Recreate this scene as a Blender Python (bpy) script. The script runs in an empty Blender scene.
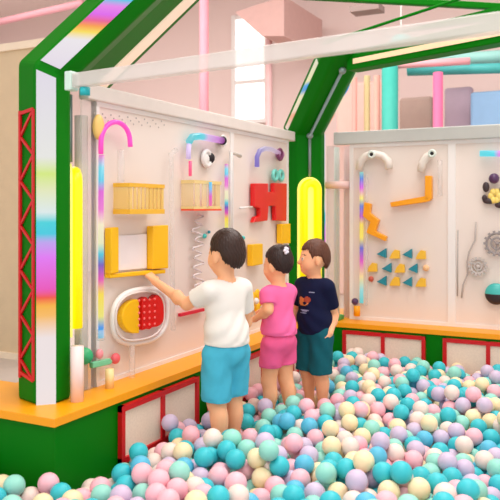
import bpy, math, random
import numpy as np
from mathutils import Vector, Matrix
random.seed(7); rng = np.random.default_rng(7)
S = bpy.context.scene; COL = S.collection
PI = math.pi
# ------------------------------------------------------------------ camera
YAW = math.radians(27.05); FPX = 723.0; HY = 208.5; CH = 1.0
FW = Vector((-math.sin(YAW), math.cos(YAW), 0)); RT = Vector((math.cos(YAW), math.sin(YAW), 0))
cd = bpy.data.cameras.new('camera'); cam = bpy.data.objects.new('camera', cd); COL.objects.link(cam)
cam.location = (0, 0, CH); cam.rotation_euler = (PI/2, 0, YAW)
cd.sensor_width = 36; cd.lens = FPX/500*36; cd.shift_y = -(250-HY)/500
cd.dof.use_dof = True; cd.dof.focus_distance = 3.2; cd.dof.aperture_fstop = 5.0
S.camera = cam
# ------------------------------------------------------------------ light
w = bpy.data.worlds.new('hall_daylight'); S.world = w; w.use_nodes = True
w.node_tree.nodes['Background'].inputs[0].default_value = (1.0, .97, .96, 1)
w.node_tree.nodes['Background'].inputs[1].default_value = 1.1
def area(name, loc, rot, sx, sy, power, col=(1, .96, .925)):
    l = bpy.data.lights.new(name, 'AREA'); l.shape = 'RECTANGLE'; l.size = sx; l.size_y = sy; l.energy = power; l.color = col
    o = bpy.data.objects.new(name, l); COL.objects.link(o); o.location = loc; o.rotation_euler = rot
    return o
area('ceiling_light_over_pit', (-.2, 3.0, 4.1), (0, 0, 0), 2.4, 2.4, 92)
area('ceiling_light_front', (-.1, .0, 4.1), (0, 0, 0), 3, 1.6, 90)
area('back_fill_light', (-4.0, 5.3, 4.1), (0, 0, 0), 8, 1.6, 250)  # added fill lamp, unseen, stretched left to brighten the hall's back wall
S.view_settings.view_transform = 'Standard'; S.view_settings.look = 'None'
S.view_settings.gamma = 1; S.view_settings.use_curve_mapping = False
S.view_settings.exposure = 0.0

# ------------------------------------------------------------------ helpers
def lin(c):
    return tuple(((v/255)/12.92 if v/255 <= .04045 else ((v/255+.055)/1.055)**2.4) for v in c)
MATS = {}
def mat(name, rgb, rough=.5, spec=.5, var=.06, scale=12, metal=0.0, emis=0.0, alpha=1.0, sss=0.0):
    if name in MATS: return MATS[name]
    m = bpy.data.materials.new(name); m.use_nodes = True; nt = m.node_tree; b = nt.nodes['Principled BSDF']
    c = lin(rgb)
    tc = nt.nodes.new('ShaderNodeTexCoord'); no = nt.nodes.new('ShaderNodeTexNoise'); no.inputs['Scale'].default_value = scale
    nt.links.new(tc.outputs['Object'], no.inputs['Vector'])
    mx = nt.nodes.new('ShaderNodeMix'); mx.data_type = 'RGBA'
    mx.inputs[6].default_value = (*[v*(1-var) for v in c], 1); mx.inputs[7].default_value = (*[min(1, v*(1+var)) for v in c], 1)
    nt.links.new(no.outputs[0], mx.inputs[0]); nt.links.new(mx.outputs[2], b.inputs['Base Color'])
    b.inputs['Roughness'].default_value = rough; b.inputs['Specular IOR Level'].default_value = spec; b.inputs['Metallic'].default_value = metal
    if emis:
        b.inputs['Emission Color'].default_value = (*c, 1); b.inputs['Emission Strength'].default_value = emis
    if sss:
        b.inputs['Subsurface Weight'].default_value = sss; b.inputs['Subsurface Radius'].default_value = (.02, .008, .005); b.inputs['Subsurface Scale'].default_value = .3
    if alpha < 1: b.inputs['Alpha'].default_value = alpha
    MATS[name] = m; return m
def ramp_mat(name, stops, strength=1.0, axis=2):
    """lit strip whose diodes change colour along the strip; stops = (position, rgb)"""
    m = bpy.data.materials.new(name); m.use_nodes = True; nt = m.node_tree; b = nt.nodes['Principled BSDF']
    tc = nt.nodes.new('ShaderNodeTexCoord'); sp = nt.nodes.new('ShaderNodeSeparateXYZ'); cr = nt.nodes.new('ShaderNodeValToRGB')
    nt.links.new(tc.outputs['Generated'], sp.inputs[0]); nt.links.new(sp.outputs[axis], cr.inputs[0])
    e = cr.color_ramp.elements
    while len(e) < len(stops): e.new(.5)
    for i, (p, c) in enumerate(sorted(stops, key=lambda s: s[0])): e[i].position = p; e[i].color = (*lin(c), 1)
    nt.links.new(cr.outputs[0], b.inputs['Base Color']); nt.links.new(cr.outputs[0], b.inputs['Emission Color'])
    b.inputs['Emission Strength'].default_value = strength; b.inputs['Base Color'].default_value = (.3, .3, .3, 1)
    nt.links.remove(b.inputs['Base Color'].links[0]); b.inputs['Base Color'].default_value = (.04, .04, .04, 1); b.inputs['Roughness'].default_value = .3
    return m
class MB:
    def __init__(s): s.v = []; s.f = []; s.m = []; s.mi = 0
    def add(s, vs, fs):
        o = len(s.v); s.v += [Vector(p) for p in vs]; s.f += [tuple(i+o for i in f) for f in fs]; s.m += [s.mi]*len(fs); return s
    def box(s, a, b):
        x0, y0, z0 = [min(a[i], b[i]) for i in range(3)]; x1, y1, z1 = [max(a[i], b[i]) for i in range(3)]
        return s.add([(x0,y0,z0),(x1,y0,z0),(x1,y1,z0),(x0,y1,z0),(x0,y0,z1),(x1,y0,z1),(x1,y1,z1),(x0,y1,z1)],
                     [(3,2,1,0),(4,5,6,7),(0,1,5,4),(1,2,6,5),(2,3,7,6),(3,0,4,7)])
    def prism(s, poly, ext):
        n = len(poly); poly = [Vector(p) for p in poly]; ext = Vector(ext)
        nrm = Vector((0, 0, 0))
        for i in range(n): nrm += (poly[i]-poly[0]).cross(poly[(i+1) % n]-poly[0])
        if nrm.dot(ext) < 0: poly.reverse()
        vs = poly + [p+ext for p in poly]
        return s.add(vs, [tuple(range(n-1, -1, -1)), tuple(range(n, 2*n))] + [(i, (i+1) % n, (i+1) % n+n, i+n) for i in range(n)])
    def bar(s, p, q, wdt, nrm, t):
        """flat bar from p to q, width across, thickness along nrm"""
        p, q, nrm = Vector(p), Vector(q), Vector(nrm).normalized(); d = (q-p).normalized(); sd = d.cross(nrm)*wdt/2
        return s.prism([p-sd, q-sd, q+sd, p+sd], nrm*t)
    def tube(s, pts, r, n=10, closed=False):
        pts = [Vector(p) for p in pts]; m = len(pts); rs = r if isinstance(r, (list, tuple)) else [r]*m
        T = [((pts[(i+1) % m] if closed or i < m-1 else pts[i]) - (pts[i-1] if closed or i > 0 else pts[i])).normalized() for i in range(m)]
        a = T[0].orthogonal().normalized(); vs = []
        for i in range(m):
            a = (a - T[i]*a.dot(T[i])).normalized(); b = T[i].cross(a)
            for k in range(n): an = 2*PI*k/n; vs.append(pts[i]+(a*math.cos(an)+b*math.sin(an))*rs[i])
        fs = []
        for i in range(m if closed else m-1):
            j = (i+1) % m
            for k in range(n): l = (k+1) % n; fs.append((i*n+k, i*n+l, j*n+l, j*n+k))
        if not closed: fs += [tuple(range(n-1, -1, -1)), tuple(range((m-1)*n, m*n))]
        return s.add(vs, fs)
    def sphere(s, c, r, nu=16, nv=10):
        c = Vector(c); r = r if isinstance(r, (list, tuple)) else (r, r, r); vs = [c+Vector((0, 0, r[2]))]
        for j in range(1, nv):
            t = PI*j/nv
            for i in range(nu): p = 2*PI*i/nu; vs.append(c+Vector((r[0]*math.sin(t)*math.cos(p), r[1]*math.sin(t)*math.sin(p), r[2]*math.cos(t))))
        vs.append(c-Vector((0, 0, r[2]))); fs = []
        for i in range(nu):
            k = (i+1) % nu; fs.append((0, 1+i, 1+k)); L = 1+(nv-2)*nu; fs.append((len(vs)-1, L+k, L+i))
            for j in range(nv-2): a = 1+j*nu; fs.append((a+i, a+nu+i, a+nu+k, a+k))
        return s.add(vs, fs)
    def ring(s, c, nrm, R, r, n=28, k=8, sx=1.0):
        nrm = Vector(nrm).normalized(); a = Vector((0, 0, 1)); b = nrm.cross(a)
        return s.tube([Vector(c)+a*R*math.sin(2*PI*i/n)+b*R*sx*math.cos(2*PI*i/n) for i in range(n)], r, k, True)
def obj(name, mb, m, parent=None, smooth=False, bevel=0, origin=None):
    me = bpy.data.meshes.new(name)
    if parent: o0 = parent.location.copy()
    elif origin is not None: o0 = Vector(origin)
    else:
        lo = Vector([min(p[i] for p in mb.v) for i in range(3)]); hi = Vector([max(p[i] for p in mb.v) for i in range(3)])
        o0 = Vector(((lo.x+hi.x)/2, (lo.y+hi.y)/2, lo.z))
    me.from_pydata([p-o0 for p in mb.v], [], mb.f)
    for x in (m if isinstance(m, (list, tuple)) else [m]): me.materials.append(x)
    me.polygons.foreach_set('material_index', mb.m)
    me.polygons.foreach_set('use_smooth', [smooth]*len(me.polygons)); me.update()
    o = bpy.data.objects.new(name, me); COL.objects.link(o)
    if parent: o.parent = parent
    else: o.location = o0
    if bevel:
        bv = o.modifiers.new('soft_edge', 'BEVEL'); bv.width = bevel; bv.segments = 2; bv.limit_method = 'ANGLE'
    return o
def tag(o, label, cat, group=None, kind=None):
    if label: o['label'] = label
    if cat: o['category'] = cat
    if group: o['group'] = group
    if kind: o['kind'] = kind
    return o
def thing(name, label, cat, loc, group=None, rz=0):
    o = bpy.data.objects.new(name, None); COL.objects.link(o); o.location = loc; o.rotation_euler = (0, 0, rz); o.empty_display_size = .05
    return tag(o, label, cat, group)
def struct(name, mb, m, **k):
    return tag(obj(name, mb, m, **k), None, None, kind='structure')
def ray(px, py): return FW + RT*((px-250)/FPX) + Vector((0, 0, 1))*((HY-py)/FPX)
def at(px, py, d): return Vector((0, 0, CH)) + ray(px, py)*d

# pit dimensions (metres)
X0, YF, YB, HL = -1.67, 1.842, 4.20, .30          # ledge edges and ledge height
PX, PY = -1.83, 4.37                              # faces of the two activity walls
ZT = 1.42
def LP(px, py, off=0):
    r = ray(px, py); return Vector((0, 0, CH)) + r*((PX+off+.008)/r.x)
def RP(px, py, off=0):
    r = ray(px, py); return Vector((0, 0, CH)) + r*((PY-off-.010)/r.y)
NL, NR = Vector((1, 0, 0)), Vector((0, -1, 0))

# ------------------------------------------------------------------ materials
green = mat('green_paint', (0, 116, 6), .5, .12, var=.08, scale=3)
yellow = mat('yellow_ledge', (255, 166, 0), .4)
red = mat('red_frame', (205, 8, 22), .35)
net = mat('beige_mesh', (246, 224, 204), .8, var=.12, scale=120)
board = mat('white_board', (238, 226, 218), .45, var=.02, scale=2)
white = mat('white_plastic', (242, 238, 236), .35, var=.02)
acry = mat('clear_plastic', (232, 226, 224), .15, alpha=.26, var=.02)
frost = mat('frosted_plastic', (236, 232, 228), .3, alpha=.72, var=.02)
toyyel = mat('toy_yellow', (255, 196, 0), .4)
paleyel = mat('pale_yellow_clear', (248, 214, 120), .35, alpha=.6)
orange = mat('toy_orange', (255, 168, 10), .4)
toyred = mat('toy_red', (225, 10, 12), .35)
teal = mat('toy_teal', (30, 140, 160), .4)
turq = mat('toy_turquoise', (70, 200, 195), .4)
dark = mat('dark_hole', (35, 28, 34), .6)
purple = mat('toy_purple', (84, 50, 92), .35)
steel = mat('grey_conduit', (140, 160, 158), .3, metal=.3)
neon = mat('neon_yellow', (250, 226, 0), .35, emis=.62)
neonback = mat('neon_backing', (255, 244, 120), .4, emis=.5)
greyline = mat('grey_outline', (188, 178, 174), .5)
pinkpad = mat('pink_padding', (242, 150, 165), .6)
tealpad = mat('teal_padding', (60, 180, 165), .6)

# ------------------------------------------------------------------ setting: the hall
struct('floor', MB().box((-10, -1.5, -.1), (6, 9, 0)), mat('floor_vinyl', (196, 186, 178), .5))
struct('ceiling', MB().box((-10, -1.5, 4.2), (6, 9, 4.3)), mat('ceiling_paint', (245, 232, 228), .9, var=.02))
struct('wall_back', MB().box((-10, 9, 0), (6, 9.15, 4.2)), mat('pink_wall', (238, 218, 214), .9, var=.03, scale=.8))
struct('wall_left', MB().box((-10.15, -1.5, 0), (-10, 9.15, 4.2)), mat('pink_wall', (0, 0, 0)))

def BP(px, py, Y):
    r = ray(px, py); return Vector((0, 0, CH)) + r*(Y/r.y)
def bbox(px0, py0, px1, py1, Y, t=.1):
    """box standing at depth Y that spans the given extents"""
    a, b = BP(px0, py0, Y), BP(px1, py1, Y); a.y = Y; b.y = Y+t; return a, b
wn = bpy.data.objects.new('window_1', None); COL.objects.link(wn); wn.location = (-4.6, 8.98, 1.9); wn['kind'] = 'structure'
a, b = bbox(236, 20, 265, 118, 8.93, .03); obj('pane', MB().box(a, b), mat('window_glow', (255, 255, 255), .3, emis=1.2), wn)
fr = MB()
for x in (a.x-.06, b.x): fr.box((x, 8.9, b.z-.06), (x+.06, 8.99, a.z+.06))
for z in (b.z-.06, a.z, (a.z*.35+b.z*.65)): fr.box((a.x, 8.91, z), (b.x, 8.985, z+.05))
obj('window_frame', fr, white, wn)
# sloped soffit hanging in front of the window
p = [BP(235, 12, 7.6), BP(284, -4, 7.6), BP(284, 36, 7.6), BP(262, 36, 7.6)]
tag(obj('ceiling_duct', MB().prism(p, (0, 1.2, 0)), mat('dusty_pink', (214, 176, 170), .8)), 'dusty pink wedge-shaped duct hanging under the ceiling before the bright window', 'duct')
def column(name, px0, px1, py0, py1, Y, m, label, foot=True):
    a, b = bbox(px0, py0, px1, py1, Y); c = (a+b)/2; r = abs(b.x-a.x)/2
    t = thing(name, label, 'column', (c.x, Y, 0 if foot else b.z))
    obj('padding', MB().tube([(c.x, Y, .06 if foot else b.z), (c.x, Y, a.z)], r, 16), m, t, True)
    if foot: obj('base', MB().tube([(c.x, Y, 0), (c.x, Y, .06)], r*1.25, 16), white, t, True)
column('padded_column', 200, 208, -30, 120, 6.8, pinkpad, 'tall thin pink padded column behind the left activity wall')
column('padded_column', 266, 272, 25, 150, 8.2, mat('pale_pink_pad', (244, 205, 206), .6), 'pale pink column at the right edge of the bright window')
column('padded_column', 382, 398, 62, 200, 7.0, tealpad, 'thick teal padded column rising behind the right activity wall')
column('padded_column', 433, 443, 73, 200, 7.0, mat('hot_pink_pad', (240, 110, 155), .6), 'bright pink padded column right of the thick teal column')
column('padded_column', 352, 357, 78, 200, 7.2, mat('rose_pad', (246, 160, 150), .6), 'thin rose column beside the corner post')
column('padded_column', 364, 370, 76, 200, 7.3, mat('olive_pad', (206, 190, 140), .6), 'thin olive column left of the thick teal column')
column('padded_column', 374, 380, 76, 200, 7.2, mat('peach_pad', (250, 180, 165), .6), 'thin peach column directly left of the thick teal column')
def bpan(name, q, Y, m, label, cat, t=.12):
    a, b = bbox(*q, Y, t); a2 = a.copy(); b2 = b.copy(); b2.z = 0
    return tag(obj(name, MB().box(a2, b2), m, bevel=.03), label, cat)
bpan('play_panel', (336, 84, 382, 170, ), 7.9, mat('salmon_panel', (248, 200, 190), .7), 'salmon pink wall panel of the far play structure behind thin columns', 'panel')
bpan('play_panel', (399, 98, 432, 170), 7.6, mat('brown_panel', (186, 160, 150), .7), 'dull brown panel between the teal and bright pink columns', 'panel')
bpan('play_panel', (444, 88, 472, 170), 7.6, mat('lilac_panel', (190, 168, 186), .7), 'lilac panel right of the bright pink column', 'panel')
bpan('slide', (470, 92, 520, 170), 7.3, mat('blue_slide', (140, 180, 220), .5), 'blurred blue slide wall at the far right', 'slide')
for (q, r, m, l) in (((408, 71, 540, 67), .05, mat('teal_bar', (70, 176, 176), .5), 'teal horizontal bar on top of the far columns'),
                     ((422, 62, 540, 54), .065, mat('mint_bar', (150, 206, 200), .5), 'mint horizontal bar above the teal bar'),
                     ((380, 66, 470, 61), .035, mat('pink_bar', (240, 170, 180), .5), 'thin pink bar beside the top of the teal column'),
                     ((-40, 31, 82, 3), .045, mat('rose_bar', (244, 178, 190), .5), 'pink overhead bar at the upper left behind the green arch')):
    p0, p1 = BP(q[0], q[1], 6.6+r*12), BP(q[2], q[3], 6.6+r*12)
    tag(obj('horizontal_bar', MB().tube([p0, p1], r, 12), m, smooth=True), l, 'bar')
c = BP(401, 42, 7.0)
t = thing('pendant_lamp', 'turquoise disc lamp hanging above the thick teal column', 'lamp', c)
obj('lamp_shade', MB().tube([c-Vector((0, 0, .02)), c+Vector((0, 0, .06))], [.12, .08], 20), turq, t, True)
obj('cord', MB().tube([c+Vector((0, 0, .06)), Vector((c.x, c.y, 4.2))], .006, 6), white, t)
c = BP(372, 9, 7.0)
tag(obj('ceiling_vent', MB().box((c.x-.2, c.y-.1, c.z-.03), (c.x+.1, c.y+.1, c.z+.03)), mat('vent_grey', (150, 130, 125), .6)), 'small dark grey vent near the ceiling at upper right', 'vent')
# beige partition at the left
a, b = BP(-160, 75, 3.6), BP(60, 400, 3.6)
t = thing('partition', 'beige partition screen standing left of the green arch post', 'partition', ((a.x-3.2)/2, 3.6, 0))
obj('panel', MB().box((a.x, 3.57, .04), (-3.2, 3.63, a.z)), mat('beige_partition', (222, 200, 166), .8), t)
obj('top_rail', MB().box((a.x, 3.55, a.z), (-3.18, 3.65, a.z+.05)), mat('cream_rail', (248, 232, 208), .6), t)
obj('foot_rail', MB().box((a.x, 3.55, 0), (-3.18, 3.65, .04)), mat('cream_rail', (0,0,0)), t)

# ------------------------------------------------------------------ pit walls: green base, yellow ledge, red framed mesh
def pit_base(name, label, loc, boxes, frames, axis, ledges):
    t = thing(name, label, 'pit wall', loc)
    m = MB()
    for q in boxes: m.box(*q)
    obj('base_body', m, green, t)
    m = MB()
    for q in ledges: m.prism([Vector((x, y, .272)) for x, y in q], (0, 0, .028))
    obj('ledge', m, yellow, t)
    for (s0, s1) in frames:
        def pt(s, z, o): return Vector((X0+o, s, z)) if axis == 'Y' else Vector((s, YB-o, z))
        b = .022; m = MB(); mid = (s0+s1)/2
        for (u0, u1) in ((s0, s0+b), (s1-b, s1), (mid-b/2, mid+b/2)): m.box(pt(u0, .04, -.005), pt(u1, .258, .014))
        for (z0, z1) in ((.236, .258), (.04, .062)): m.box(pt(s0, z0, -.005), pt(s1, z1, .0145))
        f = obj('frame', m, red, t)
        for (u0, u1) in ((s0+b, mid-b/2), (mid+b/2, s1-b)): obj('mesh_panel', MB().box(pt(u0, .062, -.004), pt(u1, .236, .004)), net, f if False else t)
XB = -2.14
pit_base('pit_side_base', 'green base with yellow ledge under the left activity wall, three red framed panels', (XB, 3, 0),
         [((XB, YF+.012, 0), (X0-.008, 4.80, .272)), ((-4.2, YF+.012, 0), (XB, 2.14, .272))],
         [(2.19, 2.75), (2.85, 3.41), (3.51, 4.07)], 'Y', [[(-4.2, YF), (X0, YF), (X0, YB-.0), (X0, 4.80), (XB-.02, 4.80), (XB-.02, 2.16), (-4.2, 2.16)]])
pit_base('pit_back_base', 'green base with yellow ledge under the right activity wall, red framed mesh panels', (0, 4.5, 0),
         [((X0, YB+.008, 0), (1.9, 4.80, .272))], [(-1.505, -1.0), (-.90, -.40), (-.30, .20), (.30, .80), (.90, 1.40)], 'X',
         [[(X0, YB), (1.9, YB), (1.9, 4.80), (X0, 4.80)]])

# ------------------------------------------------------------------ green corner posts with lit strips and neon tubes
def section(hw): return [(-.036, hw), (.042, hw), (.09, hw-.05), (.09, .05-hw), (.042, -hw), (-.036, -hw), (-.09, .10-hw), (-.09, hw-.10)]
VST = [(0, (245, 235, 235)), (.2, (245, 232, 232)), (.265, (255, 190, 90)), (.295, (255, 180, 30)), (.32, (250, 60, 30)), (.345, (240, 60, 190)), (.44, (230, 110, 250)),
       (.485, (190, 160, 245)), (.51, (0, 205, 230)), (.545, (20, 215, 225)), (.575, (225, 240, 240)), (.64, (232, 238, 190)), (.69, (215, 240, 120)), (.74, (236, 236, 232)), (1, (228, 222, 236))]
SST = [(0, (232, 222, 236)), (.20, (240, 235, 240)), (.255, (255, 225, 60)), (.30, (255, 150, 30)), (.335, (240, 70, 140)), (.38, (225, 80, 240)), (.44, (235, 120, 240)), (.49, (0, 200, 235)), (.58, (90, 215, 235)), (.85, (240, 240, 240)), (1, (250, 250, 240))]
SSTB = [(0, (240, 222, 210)), (.22, (244, 170, 130)), (.3, (238, 225, 200)), (.5, (238, 234, 190)), (.58, (0, 150, 225)), (.64, (30, 170, 235)), (.70, (236, 234, 180)), (1, (226, 228, 205))]
def corner_post(cx, cy, D, s, h, label, zk, neon_z, lattice_side, led_slope, hw=.13):
    SEC = section(hw)
    D = Vector((D[0], D[1], 0)).normalized(); W = Vector((D.y, -D.x, 0)); C0 = Vector((cx, cy, 0)); Z = Vector((0, 0, 1))
    path = [(0, HL), (0, zk), (s, zk+h)]
    def frame(i):
        ds = []
        if i > 0: ds.append(Vector((path[i][0]-path[i-1][0], path[i][1]-path[i-1][1])).normalized())
        if i < 2: ds.append(Vector((path[i+1][0]-path[i][0], path[i+1][1]-path[i][1])).normalized())
        t = (sum(ds, Vector((0, 0)))).normalized(); n = Vector((t.y, -t.x)); k = 1/max(.3, n.dot(Vector((ds[0].y, -ds[0].x)))); return n*k
    def pos(i, u, wv):
        n = frame(i); q = Vector(path[i])+n*u; return C0+D*q.x+Z*q.y+W*wv
    t = thing('corner_post', label, 'post', (cx, cy, HL))
    m = MB(); vs = []; n = len(SEC)
    for i in range(4):
        if i == 3: break
        for (u, wv) in SEC:
            q = pos(i, u, wv)
            if i == 2: d_ = D*s+Z*h; q = q+d_*((zk+h-q.z)/h)
            vs.append(q)
    fs = [tuple(range(n)), tuple(range(3*n-1, 2*n-1, -1))]
    for i in range(2):
        for k in range(n): l = (k+1) % n; fs.append((i*n+l, i*n+k, (i+1)*n+k, (i+1)*n+l))
    m.add(vs, fs); obj('body', m, green, t, bevel=.012)
    # lit strips on both flanks
    for sg in (1, -1):
        for (i, f0, f1, st, nm) in ((0, 0, .985, VST, 'led_strip'), (1, .02, .97, led_slope, 'led_strip')):
            A = [pos(i, u, sg*hw) for u in ((-.032, .036) if led_slope is SST or i == 0 else (.005, .040))]; B = [pos(i+1, u, sg*hw) for u in ((-.032, .036) if led_slope is SST or i == 0 else (.005, .040))]
            q = [A[0].lerp(B[0], f0), A[1].lerp(B[1], f0), A[1].lerp(B[1], f1), A[0].lerp(B[0], f1)]
            key = 'led_%d_%s' % (i, label[-8:])
            if key not in MATS: MATS[key] = ramp_mat(key, st, .85)
            o = obj(nm, MB().prism(q, W*sg*.006), MATS[key], t); o['label'] = 'upright lit rainbow strip' if i == 0 else 'sloping lit rainbow strip'
    # neon loop on the inner face
    z0, z1 = neon_z; U = .09
    arch = [(-.082, z0)]+[(.082*math.cos(PI-PI*k/14), z1-.082+.082*math.sin(PI-PI*k/14)) for k in range(15)]+[(.082, z0)]
    o = obj('neon_backing', MB().prism([C0+D*U+W*a+Z*b for a, b in arch], D*.012), neonback, t); o['label'] = 'glowing yellow arched backing plate'
    r = .026; aw = .047
    loop = [(-aw, z0+.03), (-aw, z1-.09)]+[(aw*math.cos(PI-PI*k/12), z1-.085+aw*math.sin(PI-PI*k/12)) for k in range(13)]+[(aw, z1-.09), (aw, z0+.03)]
    o = obj('neon_tube', MB().tube([C0+D*(U+.026)+W*a+Z*b for a, b in loop], r, 12), neon, t, True); o['label'] = 'glowing yellow neon loop'
    # conduit on the face, following the knee
    cd_ = [C0+D*(U+.008)+Z*(z1+.005), C0+D*(U+.008)+Z*(zk-.06)]
    q = [pos(1, .10, 0), pos(1, .10, 0).lerp(pos(2, .10, 0), .99)]
    obj('conduit', MB().tube(cd_+([] if lattice_side else q), .010, 8), steel, t, True)
    if lattice_side:
        def slab(f0, f1, u0, u1, w0, w1):
            c_ = [pos(1, u, wv).lerp(pos(2, u, wv), f) for f in (f0, f1) for (u, wv) in ((u_+.22*max(0, -hw+.03-w_), w_) for (u_, w_) in ((u0, w0), (u1, w0), (u1, w1), (u0, w1)))]
            return MB().add(c_, [(0, 1, 2, 3), (7, 6, 5, 4), (0, 4, 5, 1), (1, 5, 6, 2), (2, 6, 7, 3), (3, 7, 4, 0)])
        obj('soffit_panel', slab(.11, .97, .05, .088, -hw+.03, -hw-.40), green, t)
        o = obj('led_strip', slab(.12, .96, .088, .094, -hw-.19, -hw-.33), mat('pale_led', (246, 222, 200), .4, emis=.35), t); o['label'] = 'pale lit strip under the slope'
    for jp in (q[:0] if lattice_side else q): obj('conduit_joint', MB().sphere(jp, .022, 12, 8), steel, t, True)
    # red lattice on the outer flank
    if lattice_side:
        sg = lattice_side; za, zb = .385, 1.355
        e0 = C0+D*(-.037)+W*sg*(hw-.012); e1 = C0+D*(-.082)+W*sg*(hw-.08); nn = (e1-e0).cross(Z).normalized()
        if nn.dot(-D) < 0: nn = -nn
        m = MB(); b = .012
        e0 = e0+nn*.001; e1 = e1+nn*.001
        m.bar(e0+Z*za, e0+Z*zb, b, nn, .008); m.bar(e1+Z*za, e1+Z*zb, b, nn, .008)
        m.bar(e0+Z*za, e1+Z*(za+.02), b, nn, .0085); m.bar(e0+Z*zb, e1+Z*(zb-.01), b, nn, .0085)
        nC = 6
        for k in range(nC):
            z = za+(zb-za)*k/nC; hz = (zb-za)/nC
            m.bar(e0+Z*z, e1+Z*(z+hz*.42), .010, nn, .007); m.bar(e1+Z*(z+hz*.42), e0+Z*(z+hz), .010, nn, .0065)
        o = obj('lattice', m, red, t); o['label'] = 'red zigzag lattice on the outer flank'
    return pos
SST = [(p_*.707 if p_ < 1 else 1, c_) for p_, c_ in SST]
posF = corner_post(-1.961, 2.104, (1, 1), .75, .778, 'green arch post at the near left corner with wide rainbow lit strip and red lattice', 1.50, (.515, 1.175), 1, SST, hw=.19)
posB = corner_post(-1.821, 4.334, (1, -1), .53, .36, 'green arch post in the far corner behind the children with yellow neon loop', 1.515, (.50, 1.20), 0, SSTB)

# roof beams
k2 = posB(2, 0, 0)
def beam(name, p, q, wd, ht, label, m=green, led=None):
    p, q = Vector(p), Vector(q); e = (q-p).normalized(); sd = e.cross(Vector((0, 0, 1))).normalized(); up = sd.cross(e)
    t = thing(name, label, 'beam', p)
    c = [p-sd*wd/2-up*ht/2, p+sd*wd/2-up*ht/2, p+sd*wd/2+up*ht/2, p-sd*wd/2+up*ht/2]
    obj('bar', MB().prism(c, q-p), m, t, bevel=.006)
    if led:
        c = [p+e*.05+sd*(wd/2+.001)-up*ht*.22, p+e*.05+sd*(wd/2+.005)-up*ht*.22, p+e*.05+sd*(wd/2+.005)+up*ht*.04, p+e*.05+sd*(wd/2+.001)+up*ht*.04]
        obj('led_strip', MB().prism(c, e*led), mat('warm_led', (248, 214, 174), .4, emis=.3), t)
    return t
beam('roof_beam', k2+Vector((.09, -.02, -.04)), k2+Vector((.09, -.02, -.04))+Vector((.934, -.358, 0))*2.6, .10, .11, 'green roof beam running right from the far corner post with a pale lit strip', led=1.2)
beam('roof_beam', at(302, -4, 5.0), at(520, 8, 5.3), .05, .045, 'straight green beam along the very top of the picture')
beam('roof_beam', at(322, 44, 4.8), at(462, -2, 4.4), .02, .018, 'thin dark green rod rising to the right under the top beam')
p0, p1, p2 = at(398, 31.5, 4.4), at(520, 1, 4.1), at(520, 15.5, 4.1)
tag(obj('roof_gusset', MB().prism([p0, p1, p2], (.02, .05, 0)), green), 'green wedge-shaped roof piece widening to the upper right', 'roof piece')
# front rail across the opening and top rails of both walls
f0 = Vector((-1.80, YF, 1.405)); 
YR = 1.985
t = thing('front_rail', 'translucent white rail crossing the view from the near left post', 'rail', (-1.74, YR, 1.42))
obj('channel', MB().prism([Vector((-1.705, YR+d_, z_)) for d_, z_ in ((-.018, 1.424), (.018, 1.424), (.018, 1.474), (-.018, 1.474))], Vector((.9945, -.1045, 0))*2.7), mat('rail_clear', (232, 228, 224), .3, alpha=.55), t, bevel=.005)
obj('end_bracket', MB().box((-1.735, YR-.022, 1.415), (-1.705, YR+.022, 1.482)), mat('pale_mint', (205, 232, 222), .4), t, bevel=.004)
obj('bolt', MB().tube([Vector((-1.66, YR, 1.395)), Vector((-1.66, YR, 1.422))], .018, 14), mat('teal_bolt', (20, 180, 190), .3), t, True)
tag(obj('wall_rail', MB().box((PX-.025, 2.18, ZT), (PX+.025, 4.16, ZT+.06)), mat('rail_white', (228, 219, 213), .45), bevel=.006), 'white rail along the top of the left activity wall', 'rail')
tag(obj('wall_rail', MB().box((-1.62, PY-.03, 1.405), (1.9, PY+.03, 1.485)), mat('grey_white_rail', (196, 198, 194), .4), bevel=.006), 'grey white rail along the top of the right activity wall', 'rail')

# ------------------------------------------------------------------ activity boards
def lboard(y0, y1, label):
    t = thing('activity_board', label, 'board', (PX, (y0+y1)/2, HL))
    obj('sheet', MB().box((PX-.02, y0, HL), (PX, y1, ZT)), board, t)
    m = MB(); b = .018
    for y in (y0, y1-b): m.box((PX-.022, y, HL), (PX+.006, y+b, ZT))
    m.box((PX-.022, y0, HL), (PX+.0065, y1, HL+b)); m.box((PX-.022, y0, ZT-b), (PX+.0065, y1, ZT))
    obj('edge_frame', m, white, t)
    return t
def rboard(x0, x1, label):
    t = thing('activity_board', label, 'board', ((x0+x1)/2, PY, HL))
    obj('sheet', MB().box((x0, PY, HL), (x1, PY+.02, 1.405)), board, t)
    m = MB(); b = .022
    for x in (x0, x1-b): m.box((x, PY-.008, HL), (x+b, PY+.022, 1.405))
    m.box((x0, PY-.0085, HL), (x1, PY+.022, HL+b)); m.box((x0, PY-.0085, 1.405-b), (x1, PY+.022, 1.405))
    obj('edge_frame', m, white, t)
    return t
b1 = lboard(2.25, 3.365, 'white activity board of the left wall nearest the arch post, with oval window')
b2 = lboard(3.365, 4.10, 'white activity board on the left wall next to the far corner post, with red block')
b3 = rboard(-1.52, -.885, 'white activity board on the right wall nearest the corner, with triangles')
b4 = rboard(-.885, .11, 'white activity board at the right edge of the photo, with gears')
rboard(.11, 1.1, 'blank white activity board on the right wall beyond the gears')
# tiny pegboard dots along the top of the near board
m = MB()
for k in range(26):
    p = LP(94+k*2.8, 113+(k % 3)*3.2+k*.35); m.tube([p, p+NL*.002], .004, 8)
o = obj('peg_hole', m, greyline, b1); o['kind'] = 'stuff'
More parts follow.
